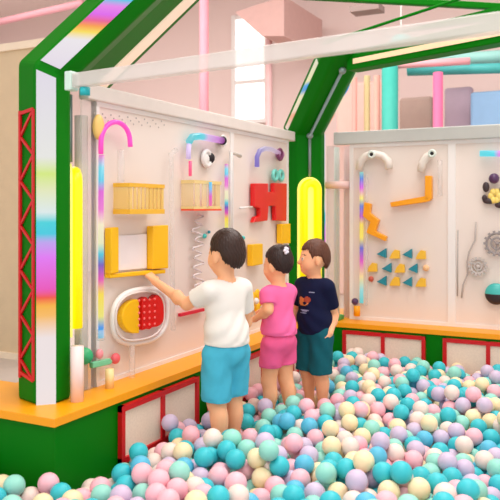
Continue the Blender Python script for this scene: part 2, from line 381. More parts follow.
# clear filler panels and white pipes at the wall ends
t = thing('filler_panel', 'clear plastic filler between the near left post and the left activity wall', 'panel', (PX, 2.2, HL))
obj('sheet', MB().box((PX-.004, 2.165, HL), (PX+.004, 2.25, ZT)), acry, t)
tag(obj('pipe', MB().tube([(PX-.032, 2.205, HL), (PX-.032, 2.205, 1.36)], .026, 14), mat('frosted_pipe', (226, 218, 214), .3, alpha=.6), smooth=True), 'upright frosted pipe beside the near neon loop', 'pipe')
tag(obj('pipe', MB().tube([(-1.755, 2.055, HL), (-1.755, 2.055, .50)], .024, 14), mat('blush_pipe', (244, 222, 218), .35), smooth=True), 'short white pipe standing below the near neon loop', 'pipe')
t = thing('filler_panel', 'clear plastic filler between the far corner post and the right activity wall', 'panel', (-1.6, PY, HL))
obj('sheet', MB().box((-1.69, PY+.03, HL), (-1.52, PY+.038, 1.405)), acry, t)
for x, r_, m_, l in ((-1.565, .03, mat('blush_pad', (232, 188, 184), .5), 'pale pink upright pipe behind the clear filler beside the right wall'),
                     (-1.645, .018, mat('mint_pipe', (196, 214, 204), .4), 'thin mint upright pipe beside the far corner post')):
    tag(obj('pipe', MB().tube([(x, PY+.10, HL), (x, PY+.10, 1.40)], r_, 14), m_, smooth=True), l, 'pipe')
p = RP(334, 185)
tag(obj('pipe', MB().tube([(-1.68, PY+.0, p.z), (-1.525, PY+.0, p.z)], .024, 14), mat('blush_cross', (246, 208, 202), .4), smooth=True), 'pale pink cross pipe at head height right of the corner post', 'pipe')

# ------------------------------------------------------------------ toys on the left wall
def lt(name, pts, r, m, label, cat, off=.03, n=10, smooth=True, **k):
    return tag(obj(name, MB().tube([LP(x, y, off) for x, y in pts], r, n), m, smooth=smooth), label, cat, **k)
RB = [(0, (90, 200, 230)), (.06, (60, 150, 235)), (.12, (240, 230, 120)), (.24, (250, 220, 60)), (.32, (230, 70, 180)), (.40, (110, 80, 190)), (.46, (60, 200, 220)), (.52, (235, 235, 190)), (.62, (248, 236, 200)),
      (.70, (240, 120, 210)), (.80, (225, 90, 215)), (.86, (80, 205, 235)), (.93, (110, 215, 235)), (1, (240, 120, 200))]
def rainbow(name, st=RB, s=.9, axis=2): return ramp_mat(name, st, s, axis)
p0 = LP(100.5, 340, .035)
t = thing('light_tube', 'tall rainbow lit tube with a pink hooked top near the arch post', 'light', p0)
strip = [LP(x, y, .035) for x, y in ((101, 338), (101, 300), (101, 250), (101, 200), (101.5, 155))]
obj('lit_strip', MB().tube(strip, .011, 10), rainbow('rainbow_a'), t, True)
hook = [LP(115.5+14.5*math.cos(a), 142-20*math.sin(a), .035) for a in np.linspace(PI, 0, 15)]; hook = [LP(100.8, 154, .035)]+hook+[LP(130.3, 147, .035)]
o = obj('hook', MB().tube(hook, .010, 10), mat('pink_light', (226, 70, 170), .4, emis=.6), t, True); o['label'] = 'pink glowing hook'
obj('sleeve', MB().tube([LP(101, 340, .035), LP(101, 330, .035)], .016, 12), acry, t, True)
tag(obj('ball_cup', MB().sphere(LP(98.5, 127, .02), (.02, .028, .05), 14, 10), mat('peach_cup', (250, 205, 120), .4), smooth=True), 'small peach coloured cup behind the pink hooked tube', 'cup')
# yellow slatted basket
def slat_basket(px0, py0, px1, py1, depth, label, rail, m, n=9, floor=None):
    a, b = LP(px0, py0), LP(px1, py1); ya, yb, zt, zb = a.y, b.y, a.z, b.z
    zt2 = LP(px1, py0).z; zt = (zt+zt2)/2; zb = (LP(px0, py1).z+zb)/2
    t = thing('ball_basket', label, 'basket', (PX, (ya+yb)/2, zb))
    x0, x1 = PX+.008, PX+depth
    f = MB()
    f.box((x1-.008, ya, zt-.016), (x1, yb, zt)); f.box((x1-.008, ya, zb), (x1, yb, zb+.012))
    for y in (ya, yb-.01): f.box((x0, y, zt-.016), (x1-.008, y+.01, zt)); f.box((x0, y, zb), (x1-.008, y+.01, zb+.012))
    obj('rim', f, rail, t)
    for k in range(n):
        y = ya+(yb-ya)*(k+.2)/n; obj('slat', MB().box((x1-.006, y, zb+.012), (x1-.002, y+(yb-ya)/n*.62, zt-.016)), m, t)
    for y in (ya+.002, yb-.008): obj('side_panel', MB().box((x0, y, zb+.012), (x1-.008, y+.006, zt-.016)), m, t)
    obj('floor_panel', MB().box((x0, ya, zb-.008), (x1, yb, zb)), floor or rail, t)
slat_basket(113, 184, 149, 212, .09, 'yellow slatted ball basket under the pink hooked tube', mat('basket_yellow', (240, 186, 50), .4), paleyel)
slat_basket(181, 181, 209, 209, .08, 'pale clear ball basket with an orange red floor above the child in white', mat('basket_pale', (248, 222, 150), .4, alpha=.85), mat('basket_clear', (246, 226, 170), .3, alpha=.5), 4, mat('orange_red', (240, 70, 25), .4))
# yellow U shaped rail
def lpoly(pts, th, off=0): return MB().prism([LP(x, y, off) for x, y in pts], NL*th)
t = thing('slide_rail', 'yellow U-shaped rail frame that the child in white touches', 'rail', LP(130, 275))
obj('upright', lpoly([(104.5, 228), (112, 227), (112, 272), (104.5, 274)], .035), toyyel, t, bevel=.004)
obj('upright', lpoly([(146.5, 226), (162, 225), (162, 268), (146.5, 269)], .035), toyyel, t, bevel=.004)
obj('cross_bar', lpoly([(104.5, 274), (160, 269), (160, 273), (104.5, 278)], .03), toyyel, t, bevel=.003)
obj('back_sheet', lpoly([(112.5, 236), (146, 234), (146, 268), (112.5, 271)], .004), mat('pearl_sheet', (246, 240, 244), .3), t)
# oval pin window
def lobe(cx, cy, rx, ry, a0, a1, n=20): return [(cx+rx*math.cos(a), cy+ry*math.sin(a)) for a in np.linspace(a0, a1, n)]
cc = LP(140, 316)
t = thing('pin_window', 'white oval window holding a yellow half and a red dotted half', 'toy window', LP(140, 346))
def oval(cx, cy, rx, ry, sk):  # rounded oblong, slightly following the wall perspective
    out = []
    for a in np.linspace(0, 2*PI, 49)[:-1]:
        c, s = math.cos(a), math.sin(a); x = cx+rx*abs(c)**.75*(1 if c > 0 else -1); y = cy+ry*abs(s)**.75*(1 if s > 0 else -1)
        out.append((x, y-(x-cx)*sk))
    return out
pts = oval(140, 316, 27, 26.5, .16)
obj('rim', MB().tube([LP(x, y, .02) for x, y in pts], .012, 10, True), white, t, True)
obj('rim', MB().tube([LP(140+(x-140)*.9, 316+(y-316)*.9, .035) for x, y in pts], .005, 8, True), mat('rim_inner', (226, 214, 210), .4), t, True)  # slimmer inner rim in a slightly darker off-white
obj('backing', MB().prism([LP(140+(x-140)*.97, 316+(y-316)*.97, 0) for x, y in pts], NL*.006), mat('window_back', (242, 226, 220), .5), t)
yl = [(133.5, 299)]+lobe(131, 315, 14.5, 17, -PI/2, -PI*1.5)+[(133.5, 332)]
obj('yellow_half', MB().prism([LP(x, y-(x-140)*.1, .006) for x, y in yl], NL*.03), toyyel, t, bevel=.004)
rl = [(137, 298), (141, 296), (143, 299), (147, 299)]+lobe(151, 311, 9.5, 16, -PI/2, PI/2)+[(147, 327), (144, 329), (141, 328), (137, 329)]
obj('red_half', MB().prism([LP(x, y-(x-145)*.1, .006) for x, y in rl], NL*.03), toyred, t, bevel=.004)
m = MB()
for i in range(4):
    for j in range(5):
        x, y = 139+i*5.2, 300+j*6.2
        if (x-147)**2/13**2+(y-313)**2/17**2 < 1: m.sphere(LP(x, y-(x-145)*.1, .037), .0055, 8, 6)
o = obj('pin_heads', m, mat('pin_pink', (250, 120, 120), .4), t, True); o['kind'] = 'stuff'
# ball inlets
t = thing('ball_inlet', 'cyan to violet glowing pipe leading to a dark round hole above the child in white', 'pipe', LP(207, 140))
obj('lit_pipe', MB().tube([LP(189, 142, .03), LP(192, 137, .03), LP(200, 136.2, .03), LP(212, 138.5, .03), LP(222, 140.5, .03)], .017, 12), rainbow('cyan_violet', [(0, (120, 215, 225)), (.2, (60, 220, 235)), (.38, (90, 220, 240)), (.5, (225, 190, 245)), (.8, (214, 130, 225)), (1, (150, 70, 150))], .8, 1), t, True)
obj('down_pipe', MB().tube([LP(189, 144, .03), LP(188.5, 150, .03), LP(188.5, 159, .03)], .012, 10), mat('lilac_glow', (206, 190, 236), .4, emis=.3), t, True)
obj('hole', MB().tube([LP(222.5, 140.6, .0), LP(222.5, 140.6, .034)], .022, 18), dark, t, True)
obj('collar', MB().ring(LP(223.5, 140.8, .02), NL, .026, .006), white, t, True)
lt('drip_strip', [(190.2, 161), (190.2, 176)], .008, mat('rose_glow', (238, 80, 120), .4, emis=.6), 'short rose lit strip below the violet pipe', 'light')
t = thing('ball_hole', 'white round ball hole with a dark crescent above the pale basket', 'hole', LP(207.5, 164))
obj('collar', MB().ring(LP(207, 158.5, .012), NL, .036, .012), white, t, True)
obj('hole', MB().tube([LP(208.8, 158, .0), LP(208.8, 158, .012)], .030, 20), dark, t, True)
obj('cover', MB().sphere(LP(205.8, 159.2, .012), (.012, .03, .03), 14, 10), white, t, True)
lt('light_tube', [(226.5, 236), (226.5, 200), (226.5, 164)], .010, rainbow('rainbow_b'), 'rainbow lit tube above the child in white beside the round hole', 'light', .03)
lt('clear_tube', [(231, 262), (231, 200), (231, 152), (240, 156)], .012, frost, 'thin frosted tube right of the rainbow tube above the child in white', 'tube', .03)
lt('light_tube', [(210.5, 206), (210.5, 182)], .008, rainbow('rainbow_c', [(0, (245, 120, 170)), (.4, (235, 90, 200)), (.7, (110, 190, 240)), (1, (60, 190, 235))]), 'short pink and blue lit tube on the right side of the pale basket', 'light', .085)
lt('clear_tube', [(173, 330), (172, 250), (171, 170), (171, 154), (176, 150)], .012, acry, 'tall clear tube bent over at the top left of the pale basket', 'tube', .03)
lt('clear_tube', [(121, 182), (121, 150)], .014, acry, 'short clear tube ending over the yellow slatted basket', 'tube', .04)
lt('clear_tube', [(132, 386), (132, 345)], .012, acry, 'clear tube below the oval window', 'tube', .03)
# wavy squiggle wire and knobs
sq = [(198+5*math.sin(k*1.15)+1.5*math.sin(k*.5), 214+k*1.7) for k in range(46)]
lt('squiggle_wire', sq, .005, mat('squiggle_grey', (226, 216, 216), .4), 'wavy pale grey wire track left of the child in white', 'wire track', .02, 6)
for (x, y, r_, m_, l) in ((204.5, 236, .012, turq, 'small turquoise knob left of the child in white hair'), (243, 238, .012, turq, 'small turquoise knob right of the child in white hair'),
                          (209, 232, .008, teal, 'tiny dark teal knob over the child in white hair')):
    tag(obj('knob', MB().tube([LP(x, y), LP(x, y, .02)], r_, 12).sphere(LP(x, y, .02), r_, 10, 6), m_, smooth=True), l, 'knob')
lt('light_tube', [(241.5, 262), (241.5, 240)], .007, rainbow('rainbow_d', [(0, (220, 90, 200)), (.5, (170, 130, 230)), (1, (70, 210, 230))]), 'short violet lit tube just right of the child in white head', 'light')
tag(obj('slide_bar', MB().bar(LP(178, 315), LP(202, 309.5), .014, NL, .015), mat('crimson', (215, 25, 60), .4)), 'thin crimson bar beside the child in white shirt', 'bar')
# red puzzle block
t = thing('puzzle_block', 'large red notched puzzle block beside the corner post', 'block', LP(267, 222))
pz = [(250, 183.5), (264, 183.5), (264, 192), (270, 192), (270, 183), (283, 183.5), (282.5, 221), (271.5, 220.5), (271.5, 206), (264.5, 206), (263.5, 220.5), (249.5, 222.5), (251.5, 217), (256, 215.5), (256, 209), (250, 206.5)]
obj('body', lpoly(pz, .028), toyred, t, bevel=.005)
obj('hook_rod', MB().tube([LP(240, 208, .02), LP(252, 207, .02)], .006, 8), white, t, True)
for (q, l) in (([(276.5, 224), (285.5, 223.5), (285.5, 243), (276.5, 243.5)], 'yellow rectangle under the red puzzle block'),
               ([(247, 244.5), (257.5, 243.5), (257.5, 264), (247, 266)], 'yellow square block between the child in white and the child in pink')):
    tag(obj('yellow_block', lpoly(q, .035), toyyel, bevel=.004), l, 'block')
t = thing('flower_spinner', 'yellow petal spinner low on the wall beside the child in pink', 'spinner', LP(256, 312))
m = MB()
for k in range(5): a = 2*PI*k/5; m.sphere(LP(256+4.2*math.cos(a), 301+7*math.sin(a), .02), (.012, .03, .03), 12, 8)
obj('petals', m, toyyel, t, True); obj('hub', MB().sphere(LP(256, 301, .035), .018, 12, 8), white, t, True)
# purple arch inlet and teal rings
t = thing('ball_inlet', 'lilac arched pipe ending in a dark ringed hole above the red block', 'pipe', LP(270, 168))
obj('arch_pipe', MB().tube([LP(x, y, .03) for x, y in ((257, 167), (257, 157), (259.5, 151), (265, 148.5), (272, 149.5), (279, 153))], .014, 10), rainbow('lilac_arch', [(0, (150, 130, 235)), (.3, (225, 210, 245)), (.7, (240, 215, 240)), (1, (215, 150, 205))], .6, 1), t, True)
obj('hole', MB().ring(LP(280, 154.5, .03), NL, .030, .010), mat('plum', (120, 50, 96), .4), t, True)
obj('disc', MB().tube([LP(280, 154.5), LP(280, 154.5, .02)], .028, 18), mat('mauve', (206, 150, 186), .4), t, True)
for x in (275, 281): tag(obj('ring_toy', MB().ring(LP(x, 175.5, .025), NL, .028, .011, 20), mat('mint_toy', (120, 216, 204), .4), smooth=True), 'mint ring on the wall above the red block, %s of two' % ('left' if x == 275 else 'right'), 'ring')
# low toys by the ledge at the near end
t = thing('spinner', 'green toy with a flat paddle low on the wall by the arch post', 'toy', LP(90, 366))
obj('disc', MB().tube([LP(84.5, 356, .0), LP(84.5, 356, .03)], .032, 18), mat('toy_green', (50, 170, 110), .4), t, True)
obj('paddle', lpoly([(89, 362), (107, 358), (109, 361), (107, 364), (89, 368)], .02, .01), mat('mint_paddle', (120, 205, 160), .4), t, bevel=.004)
tag(obj('knob', MB().sphere(LP(115.5, 358.5, .015), (.018, .022, .022), 14, 10), mat('coral_knob', (236, 100, 110), .4), smooth=True), 'coral round knob right of the green paddle', 'knob')
tag(obj('knob', MB().sphere(LP(99.5, 354, .02), (.014, .018, .02), 12, 8), mat('soft_pink', (245, 150, 160), .4), smooth=True), 'small pink knob above the green paddle', 'knob')
tag(obj('ledge_peg', MB().tube([(PX+.06, LP(99, 380).y, HL), (PX+.06, LP(99, 380).y, HL+.075)], .017, 12), mat('amber_peg', (250, 222, 160), .4), smooth=True), 'pale amber peg standing on the yellow ledge below the rainbow tube', 'peg')

# ------------------------------------------------------------------ toys on the right wall
def rt(name, pts, r, m, label, cat, off=.03, n=10): return tag(obj(name, MB().tube([RP(x, y, off) for x, y in pts], r, n), m, smooth=True), label, cat)
def rpoly(pts, th, off=0): return MB().prism([RP(x, y, off) for x, y in pts], NR*th)
rt('light_tube', [(361.5, 303), (361.5, 250), (361.5, 172)], .012, rainbow('rainbow_r', [(0, (90, 205, 205)), (.1, (150, 220, 220)), (.2, (250, 220, 150)), (.32, (225, 80, 190)), (.42, (90, 100, 200)), (.5, (250, 225, 90)), (.6, (250, 220, 80)), (.66, (190, 70, 190)), (.74, (90, 120, 210)), (.8, (250, 235, 100)), (.88, (225, 80, 225)), (.95, (70, 130, 220)), (1, (140, 215, 205))]),
   'rainbow lit tube at the left edge of the right activity wall', 'light', .03)
rt('clear_tube', [(366.5, 305), (366.5, 240), (366.5, 175)], .010, acry, 'clear tube beside the rainbow tube on the right wall', 'tube', .03)
def elbow(pts, hx, hy, label):
    t = thing('pipe_elbow', label, 'pipe', RP(hx, hy+20))
    obj('pipe', MB().tube([RP(x, y, .030) for x, y in pts], .024, 14), mat('ivory_pipe', (238, 230, 222), .4), t, True)
    obj('collar', MB().ring(RP(hx, hy, .056), NR, .018, .008, 22, 8), mat('mint_white', (226, 236, 228), .4), t, True)
    obj('hole', MB().tube([RP(hx, hy, .05), RP(hx, hy, .057)], .012, 14), dark, t, True)
elbow([(359, 170), (361, 161), (366, 156), (374, 154), (383, 156), (388, 161), (389, 169)], 371.5, 154.5, 'white bent pipe with dark hole at the top left of the right wall')
elbow([(421, 172), (422.5, 163), (427, 156.5), (433, 154)], 432, 153.5, 'white bent pipe with dark hole above the orange L-shaped rail')
tag(obj('zigzag_rail', rpoly([(366, 202), (372.5, 204), (371.5, 213), (380.5, 220), (377, 231), (388, 236.5), (387, 241), (368, 232.5), (372, 222), (364.5, 216)], .04), orange, bevel=.004), 'orange zigzag step rail on the right wall above the triangles', 'rail')
t = thing('track_rail', 'orange L-shaped track rail in the upper middle of the right wall', 'rail', RP(412, 207))
obj('upright', rpoly([(426.5, 176), (433, 176), (433, 199), (426.5, 201)], .045), orange, t, bevel=.004)
obj('runner', rpoly([(392, 202.5), (428, 196), (432.5, 200), (428, 202), (393, 207)], .045), orange, t, bevel=.003)
rt('clear_tube', [(440, 196), (440, 160)], .014, acry, 'clear tube right of the orange L-shaped rail', 'tube')
TR = [(382.5, 253, 1), (395.5, 254, 0), (408, 253.5, 1), (421.5, 254.5, 0), (373, 267, 0), (387.5, 267.5, 1), (400.5, 268, 0), (413.5, 268, 1), (382.5, 280.5, 1), (395.5, 281, 0), (408, 281.5, 1), (421.5, 282, 0)]
names = {253: 'top', 254: 'top', 267: 'middle', 268: 'middle', 280: 'bottom', 281: 'bottom', 282: 'bottom'}
cnt = {}
ords = ['leftmost', 'second', 'third', 'fourth']
rowi = {}
for (x, y, tl) in TR:
    row = 'top' if y < 260 else 'middle' if y < 275 else 'bottom'; k = (row, tl); cnt[k] = cnt.get(k, 0)+1
    q = [(x-5, y+1), (x+4.5, y-5), (x+4.5, y+5)] if tl else [(x-5.5, y+4.5), (x-3, y-1), (x, y-4.5), (x+4.5, y-3.5), (x+5, y+4.5)]
    side = 'left' if cnt[k] == 1 else 'right'
    tag(obj('triangle_block', rpoly(q, .022), teal if tl else mat('wedge_yellow', (246, 196, 60), .4), bevel=.002),
        '%s wedge block, %s one of its colour in the %s row' % ('teal triangular' if tl else 'yellow', side, row), 'block', 'wedge blocks on the right wall')
tag(obj('knob', MB().sphere(RP(371, 279, .015), .018, 10, 8), mat('brick_red', (200, 90, 70), .4), smooth=True), 'small brick red knob left of the bottom row of wedge blocks', 'knob')
tag(obj('knob', MB().sphere(RP(426, 268, .015), .02, 10, 8), mat('pale_orange', (250, 200, 150), .4), smooth=True), 'pale orange knob right of the middle row of wedge blocks', 'knob')
t = thing('knob', 'dark purple round knob at the low left corner of the right wall', 'knob', RP(355, 305))
obj('ball', MB().sphere(RP(355, 301.5, .03), .022, 14, 10), purple, t, True); obj('stem', MB().tube([RP(355, 301.5), RP(355, 301.5, .02)], .010, 10), white, t, True)
tag(obj('ledge_pad', MB().box((-1.64, PY-.11, HL), (-1.55, PY-.02, HL+.03)), mat('leaf_green', (70, 160, 70), .5), bevel=.006), 'green pad on the yellow ledge in the far corner', 'pad')
tag(obj('ledge_peg', MB().tube([RP(357, 316, .06), RP(357, 306, .06)], .02, 12), orange, smooth=True), 'orange peg on the ledge under the dark purple knob', 'peg')
rt('light_tube', [(480, 153.5), (492, 153.5), (512, 154)], .018, rainbow('rainbow_t', [(0, (90, 220, 235)), (.45, (80, 225, 240)), (.6, (225, 150, 235)), (1, (230, 120, 220))], .9, 0), 'cyan and pink lit tube at the top right of the right wall', 'light')
# petal toy
t = thing('petal_toy', 'round toy of dark petals with yellow centre and purple ball at the right edge', 'toy', RP(493, 206))
for (x, y, a, b_) in ((486, 187, .02, .03), (489, 201, .035, .018), (484.5, 198, .015, .02), (500, 205, .03, .018), (503, 190, .02, .03)):
    obj('petal', MB().sphere(RP(x, y, .02), (a, .014, b_), 12, 8), mat('petal_dark', (62, 46, 50), .4), t, True)
m = MB()
for k in range(6): a_ = 2*PI*k/6; m.sphere(RP(495+4*math.cos(a_), 196+4.5*math.sin(a_), .02), (.018, .014, .022), 10, 8)
obj('yellow_centre', m, mat('butter', (250, 222, 120), .4), t, True)
obj('purple_ball', MB().sphere(RP(494, 178.5, .03), .030, 14, 10), purple, t, True)
# gears
def gear(cx, cy, R, label, m):
    c = RP(cx, cy, .02); t = thing('gear', label, 'gear', c-Vector((0, 0, R)))
    obj('rim', MB().ring(c, NR, R, .007, 28, 8), m, t, True); obj('rim', MB().ring(c, NR, R*.55, .006, 20, 8), m, t, True)
    tm = MB()
    for k in range(14): a_ = 2*PI*k/14; d = Vector((math.cos(a_), 0, math.sin(a_))); tm.bar(c+d*R, c+d*(R+.016), .014, NR, .01)
    obj('teeth', tm, m, t); obj('hub', MB().sphere(c, .012, 10, 8), m, t, True)
    sp = MB()
    for k in range(3): a_ = 2*PI*k/3+.4; d = Vector((math.cos(a_), 0, math.sin(a_))); sp.bar(c+d*.01, c+d*R*.98, .007, NR, .006)
    obj('spokes', sp, m, t)
gear(497, 243.5, .058, 'larger grey gear at the right edge of the right wall', mat('gear_grey', (156, 148, 148), .4))
gear(478, 266.5, .040, 'smaller pale gear below left of the larger grey gear', mat('gear_pale', (198, 190, 186), .4))
rt('cord_track', [(476, 222), (475, 240), (469, 252), (467, 262), (467.5, 274), (463, 285), (461.5, 298)], .005, greyline, 'thin grey cord hanging left of the gears', 'cord', .015, 6)
rt('cord_track', [(457.5, 296), (457.5, 262), (458, 230)], .004, greyline, 'straight thin grey line beside the seam of the right boards', 'cord', -.007, 6)
t = thing('bowl', 'turquoise half bowl with a dark underside at the low right edge', 'bowl', RP(497, 305))
c = RP(496, 294, .03)
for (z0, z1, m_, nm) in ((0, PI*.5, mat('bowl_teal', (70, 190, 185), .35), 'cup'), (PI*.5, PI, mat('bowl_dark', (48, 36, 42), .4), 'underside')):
    m = MB(); vs = []; fs = []; nu = 24; nv = 8; r = .062
    for j in range(nv+1):
        ph = z0+(z1-z0)*j/nv
        for i in range(nu): th = 2*PI*i/nu; vs.append(c+Vector((r*math.sin(ph)*math.cos(th), .5*r*math.sin(ph)*math.sin(th), r*math.cos(ph))))
    for j in range(nv):
        for i in range(nu): k = (i+1) % nu; fs.append((j*nu+i, (j+1)*nu+i, (j+1)*nu+k, j*nu+k))
    m.add(vs, fs); obj(nm, m, m_, t, True)

# ------------------------------------------------------------------ children
def surface_nets(F, org, h):
    """quads around the zero level of a distance grid"""
    sgn = F < 0
    c = np.zeros(np.array(F.shape)-1, dtype=np.int8)
    nx, ny, nz = c.shape
    for dx in (0, 1):
        for dy in (0, 1):
            for dz in (0, 1): c += sgn[dx:dx+nx, dy:dy+ny, dz:dz+nz]
    act = np.argwhere((c > 0) & (c < 8)); idx = -np.ones(c.shape, dtype=np.int64); idx[tuple(act.T)] = np.arange(len(act))
    acc = np.zeros((len(act), 3)); cnt = np.zeros(len(act))
    cor = [(x, y, z) for x in (0, 1) for y in (0, 1) for z in (0, 1)]
    for a in cor:
        for ax in range(3):
            if a[ax]: continue
            b = list(a); b[ax] = 1
            fa = F[act[:, 0]+a[0], act[:, 1]+a[1], act[:, 2]+a[2]]; fb = F[act[:, 0]+b[0], act[:, 1]+b[1], act[:, 2]+b[2]]
            cr = (fa < 0) != (fb < 0); t = np.where(cr, fa/np.where(cr, fa-fb, 1), 0)
            p = np.tile(np.array(a, float), (len(act), 1)); p[:, ax] += t
            acc += p*cr[:, None]; cnt += cr
    V = (act+acc/np.maximum(cnt, 1)[:, None])*h+org
    Q = []
    for ax in range(3):
        sl0 = [slice(None)]*3; sl1 = [slice(None)]*3; sl0[ax] = slice(0, -1); sl1[ax] = slice(1, None)
        e = np.argwhere(sgn[tuple(sl0)] != sgn[tuple(sl1)])
        o1, o2 = [(1, 2), (2, 0), (0, 1)][ax]
        ok = (e[:, o1] > 0) & (e[:, o2] > 0) & (e[:, o1] < F.shape[o1]-1) & (e[:, o2] < F.shape[o2]-1); e = e[ok]
        def cell(d1, d2):
            q = e.copy(); q[:, o1] -= d1; q[:, o2] -= d2; return idx[tuple(q.T)]
        q = np.stack([cell(1, 1), cell(0, 1), cell(0, 0), cell(1, 0)], 1)
        neg = sgn[tuple(e.T)]; q[~neg] = q[~neg][:, ::-1]; Q.append(q)
    return V, np.concatenate(Q)
class Field:
    def __init__(s, lo, hi, h):
        s.lo = np.array(lo, float); s.h = h; s.n = np.ceil((np.array(hi)-s.lo)/h).astype(int)+1; s.F = np.full(s.n, .2, np.float32)
    def blk(s, lo, hi, pad):
        a = np.clip(np.floor((np.array(lo)-pad-s.lo)/s.h).astype(int), 0, s.n); b = np.clip(np.ceil((np.array(hi)+pad-s.lo)/s.h).astype(int)+1, 0, s.n)
        sl = tuple(slice(a[i], b[i]) for i in range(3))
        g = np.meshgrid(*[s.lo[i]+s.h*np.arange(a[i], b[i]) for i in range(3)], indexing='ij')
        return sl, np.stack(g, -1).astype(np.float32)
    def put(s, sl, d, k, mode):
        A = s.F[sl]
        if mode == 'cut': s.F[sl] = np.maximum(A, -d); return
        if k <= 0: s.F[sl] = np.minimum(A, d); return
        t = np.maximum(k-np.abs(A-d), 0)/k; s.F[sl] = np.minimum(A, d)-t*t*k*.25
    def cone(s, a, b, ra, rb, k=.01, mode='add', capb=None):
        a = np.array(a, float); b = np.array(b, float); R = max(ra, rb)
        sl, P = s.blk(np.minimum(a, b)-R, np.maximum(a, b)+R, .03+k)
        ab = b-a; t = np.clip(((P-a)@ab)/max(1e-9, ab@ab), 0, 1); d = np.linalg.norm(P-a-t[..., None]*ab, axis=-1)-(ra+(rb-ra)*t)
        if capb is not None: d = np.maximum(d, (P-b)@(ab/np.linalg.norm(ab))-capb)
        s.put(sl, d, k, mode)
    def ell(s, c, r, k=.01, mode='add', R=None):
        c = np.array(c, float); r = np.array(r, float); m = r.max()
        sl, P = s.blk(c-m, c+m, .03+k); q = P-c
        if R is not None: q = q@np.array(R)
        k0 = np.linalg.norm(q/r, axis=-1); k1 = np.linalg.norm(q/(r*r), axis=-1); d = k0*(k0-1)/np.maximum(k1, 1e-6)
        s.put(sl, d, k, mode)
    def grid(s):
        return s.blk(s.lo, s.lo+s.h*(s.n-1), 0)[1]
    def mesh(s): return surface_nets(s.F, s.lo, s.h)
def np_obj(name, V, Q, mats, parent, midx=None):
    me = bpy.data.meshes.new(name); me.from_pydata(V.tolist(), [], Q.tolist())
    for m in mats: me.materials.append(m)
    if midx is not None: me.polygons.foreach_set('material_index', midx.astype(np.int32))
    me.polygons.foreach_set('use_smooth', [True]*len(me.polygons)); me.update()
    o = bpy.data.objects.new(name, me); COL.objects.link(o); o.parent = parent; return o
def rotm(yaw, pitch=0, roll=0):
    return np.array(Matrix.Rotation(yaw, 3, 'Z') @ Matrix.Rotation(pitch, 3, 'X') @ Matrix.Rotation(roll, 3, 'Y'))
def unit(v): v = np.array(v, float); return v/np.linalg.norm(v)
skinm = mat('skin', (250, 186, 142), .5, .3, var=.04, scale=30, sss=.15)
lipm = mat('lips', (214, 112, 104), .4, .4); eyew = mat('eye_white', (240, 236, 232), .3); eyed = mat('eye_dark', (46, 30, 24), .2); browm = mat('brow_brown', (128, 84, 60), .7)
LEGS = []
def hand(f, wr, d, n, k, curl, thumb_side):
    """palm and five fingers; wr wrist, d finger direction, n palm normal"""
    d = unit(d); n = unit(np.array(n)-d*np.dot(n, d)); sd = np.cross(d, n)*thumb_side; wr = np.array(wr)
    for j in np.linspace(-1, 1, 4): f.cone(wr+sd*.006*j*k, wr+d*.042*k+sd*.0155*j*k, .010*k, .0085*k, .006)
    for j, L in zip((-1, -.33, .33, 1), (.030, .040, .043, .038)):
        p0 = wr+d*.040*k+sd*.0165*j*k; c1 = curl*.6; d1 = unit(d*math.cos(c1)+n*math.sin(c1)+sd*.10*j); p1 = p0+d1*L*.5*k
        c2 = curl*1.5; d2 = unit(d*math.cos(c2)+n*math.sin(c2)+sd*.10*j); p2 = p1+d2*L*.5*k
        f.cone(p0, p1, .0066*k, .0060*k, .003); f.cone(p1, p2, .0060*k, .0050*k, .002)
    p0 = wr+d*.010*k+sd*.014*k; p1 = p0+unit(d*.6+sd*.75+n*.25)*.024*k; p2 = p1+unit(d*.9+sd*.3+n*.3)*.018*k
    f.cone(p0, p1, .0090*k, .0072*k, .005); f.cone(p1, p2, .0070*k, .0056*k, .002)
